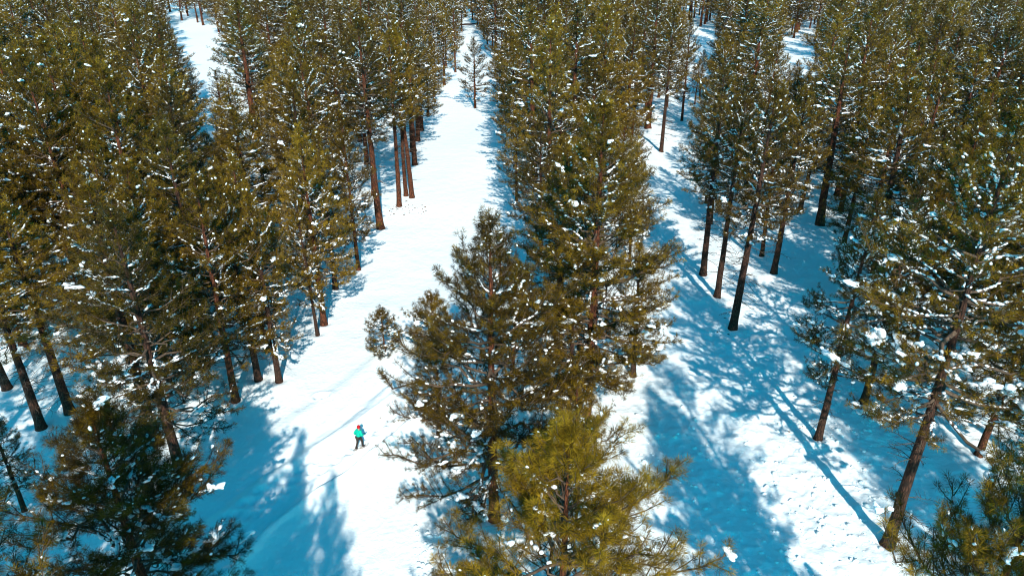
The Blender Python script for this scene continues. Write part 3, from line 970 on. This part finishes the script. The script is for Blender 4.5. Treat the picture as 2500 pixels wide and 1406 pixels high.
ed = [('pel', 'sp'), ('sp', 'ch'), ('ch', 'nk'), ('nk', 'hb'), ('hb', 'hd'), ('hd', 'ht'), ('hd', 'ns'), ('pel', 'lhip'), ('lhip', 'lkn'), ('lkn', 'lan'), ('lan', 'lto'),
      ('pel', 'rhip'), ('rhip', 'rkn'), ('rkn', 'ran'), ('ran', 'rto'), ('ch', 'lsh'), ('lsh', 'lel'), ('lel', 'lwr'), ('ch', 'rsh'), ('rsh', 'rel'), ('rel', 'rwr')]
rad_ = dict(pel=(.15, .11), sp=(.13, .10), ch=(.15, .11), nk=.055, hb=.07, hd=(.085, .10), ht=.06, ns=.02, lhip=.085, lkn=.06, lan=.042, lto=.04,
            rhip=.085, rkn=.06, ran=.042, rto=.04, lsh=.06, lel=.045, lwr=.032, rsh=.06, rel=.045, rwr=.032)
skin_obj('body', [J[k] for k in ks], [(ks.index(p), ks.index(q)) for p, q in ed], [rad_[k] for k in ks], M_SKIN, pr)
jk = ['pel', 'sp', 'ch', 'nk', 'lsh', 'lel', 'lwr', 'rsh', 'rel', 'rwr']
je = [('pel', 'sp'), ('sp', 'ch'), ('ch', 'nk'), ('ch', 'lsh'), ('lsh', 'lel'), ('lel', 'lwr'), ('ch', 'rsh'), ('rsh', 'rel'), ('rel', 'rwr')]
jr = dict(pel=(.215, .18), sp=(.215, .18), ch=(.225, .175), nk=.10, lsh=.10, lel=.09, lwr=.065, rsh=.10, rel=.09, rwr=.065)
skin_obj('jacket', [J[k] for k in jk], [(jk.index(p), jk.index(q)) for p, q in je], [jr[k] for k in jk], M_TEAL, pr)
tk = ['pel', 'lhip', 'lkn', 'lan', 'rhip', 'rkn', 'ran']
te = [('pel', 'lhip'), ('lhip', 'lkn'), ('lkn', 'lan'), ('pel', 'rhip'), ('rhip', 'rkn'), ('rkn', 'ran')]
trr = dict(pel=(.17, .14), lhip=.115, lkn=.085, lan=.07, rhip=.115, rkn=.085, ran=.07)
skin_obj('trousers', [J[k] for k in tk], [(tk.index(p), tk.index(q)) for p, q in te], [trr[k] for k in tk], M_TROUSER, pr)
hv, hf = [], []
# knit hat: lathe with rolled brim and bobble
prof_h = [(.118, -.05), (.130, -.045), (.132, .0), (.118, .012), (.116, .05), (.095, .10), (.055, .135), (.02, .142), (.0, .145)]
nsg = 16
hv = np.array([(r_ * math.cos(2 * math.pi * k / nsg), r_ * math.sin(2 * math.pi * k / nsg), z) for r_, z in prof_h for k in range(nsg)])
hi = np.arange(len(hv)).reshape(len(prof_h), nsg)
hf = np.stack([hi[:-1], np.roll(hi[:-1], -1, 1), np.roll(hi[1:], -1, 1), hi[1:]], -1).reshape(-1, 4)
hat = link('hat', mesh_from('hat', hv, [hf], [M_RED], smooth=True), pr, (0, .10, 1.70)); hat.rotation_euler = (-.15, 0, 0)
for sx, an, to in ((-1, 'lan', 'lto'), (1, 'ran', 'rto')):
    A_, T_ = np.array(J[an]), np.array(J[to])
    skin_obj('boot', [tuple(A_ + (0, 0, .12)), tuple(A_), tuple((A_ + T_) / 2 + (0, 0, -.02)), tuple(T_)], [(0, 1), (1, 2), (2, 3)], [.075, .075, .06, .05], M_BOOT, pr)
    # hand with glove: palm plus five fingers, curled
    W_ = np.array(J['lwr' if sx < 0 else 'rwr'])
    E_ = np.array(J['lel' if sx < 0 else 'rel'])
    fd = (W_ - E_) / np.linalg.norm(W_ - E_)
    sd = np.cross(fd, (0, 0, 1.0)); sd /= np.linalg.norm(sd); up = np.cross(sd, fd)
    gv = [tuple(W_), tuple(W_ + fd * .06), tuple(W_ + fd * .09)]; ge = [(0, 1), (1, 2)]; gr = [.035, .042, .038]
    for q, (o_, ln) in enumerate(((-.03, .06), (-.01, .075), (.012, .07), (.032, .055))):
        b0 = len(gv)
        p0 = W_ + fd * .085 + sd * o_
        p1 = p0 + fd * ln * .55 - up * .012; p2 = p1 + fd * ln * .25 - up * ln * .45
        gv += [tuple(p0), tuple(p1), tuple(p2)]; ge += [(2, b0), (b0, b0 + 1), (b0 + 1, b0 + 2)]; gr += [.011, .010, .009]
    b0 = len(gv)
    p0 = W_ + fd * .03 - sd * sx * .04
    gv += [tuple(p0), tuple(p0 + fd * .04 - sd * sx * .02 - up * .02)]; ge += [(1, b0), (b0, b0 + 1)]; gr += [.013, .011]
    skin_obj('glove', gv, ge, gr, M_NAVY, pr)
    # snowshoe: bent tube frame, webbing deck, binding strap
    c = (A_ + T_) / 2
    n_ = 28
    th = np.linspace(0, 2 * math.pi, n_, endpoint=False)
    yy_ = .36 * np.cos(th) + .03
    xx_ = .125 * np.sin(th) * (1 + .25 * np.cos(th))
    zz_ = .03 + .10 * np.clip((yy_ - .2) / .2, 0, 1) ** 2
    ringp = np.stack([xx_, yy_, zz_], -1)
    ringp = np.concatenate([ringp, ringp[:2]])
    fv, ff_ = tubes(ringp[None], np.full((1, len(ringp)), .014), 6)
    zoff = 0.02 if sx > 0 else .05
    shoe = link('snowshoe', mesh_from('snowshoe', fv, [ff_], [M_FRAME], smooth=True), pr, (c[0], c[1], zoff - .02))
    shoe.rotation_euler = (-.05 if sx > 0 else -.12, 0, -.05 * sx)
    strips = []
    for yb in np.arange(-.28, .34, .075):
        hw = .125 * math.sqrt(max(.02, 1 - ((yb - .03) / .36) ** 2))
        zq = .03 + .10 * max(0, (yb - .2) / .2) ** 2
        strips.append([(-hw, yb, zq), (0, yb, zq - .005), (hw, yb, zq)])
    for xb in (-.06, 0, .06):
        strips.append([(xb, -.26, .033), (xb, 0, .03), (xb, .24, .035)])
    dv_, df_ = tubes(np.array(strips), np.full((len(strips), 3), .008), 4)
    link('webbing', mesh_from('webbing', dv_, [df_], [M_DECK]), shoe)
    bs = np.array([[(-.07, .02, .04), (-.05, .03, .12), (0, .04, .145), (.05, .03, .12), (.07, .02, .04)], [(-.07, -.10, .04), (-.05, -.12, .13), (0, -.15, .15), (.05, -.12, .13), (.07, -.10, .04)]])
    bv_, bf_ = tubes(bs, np.full((2, 5), .013), 5)
    link('binding', mesh_from('binding', bv_, [bf_], [M_NAVY]), shoe)

scene.cycles.max_bounces = 6
scene.cycles.diffuse_bounces = 3
scene.cycles.transmission_bounces = 2
scene.cycles.use_denoising = True
scene.cycles.denoising_prefilter = 'ACCURATE'
scene.cycles.filter_width = 1.1
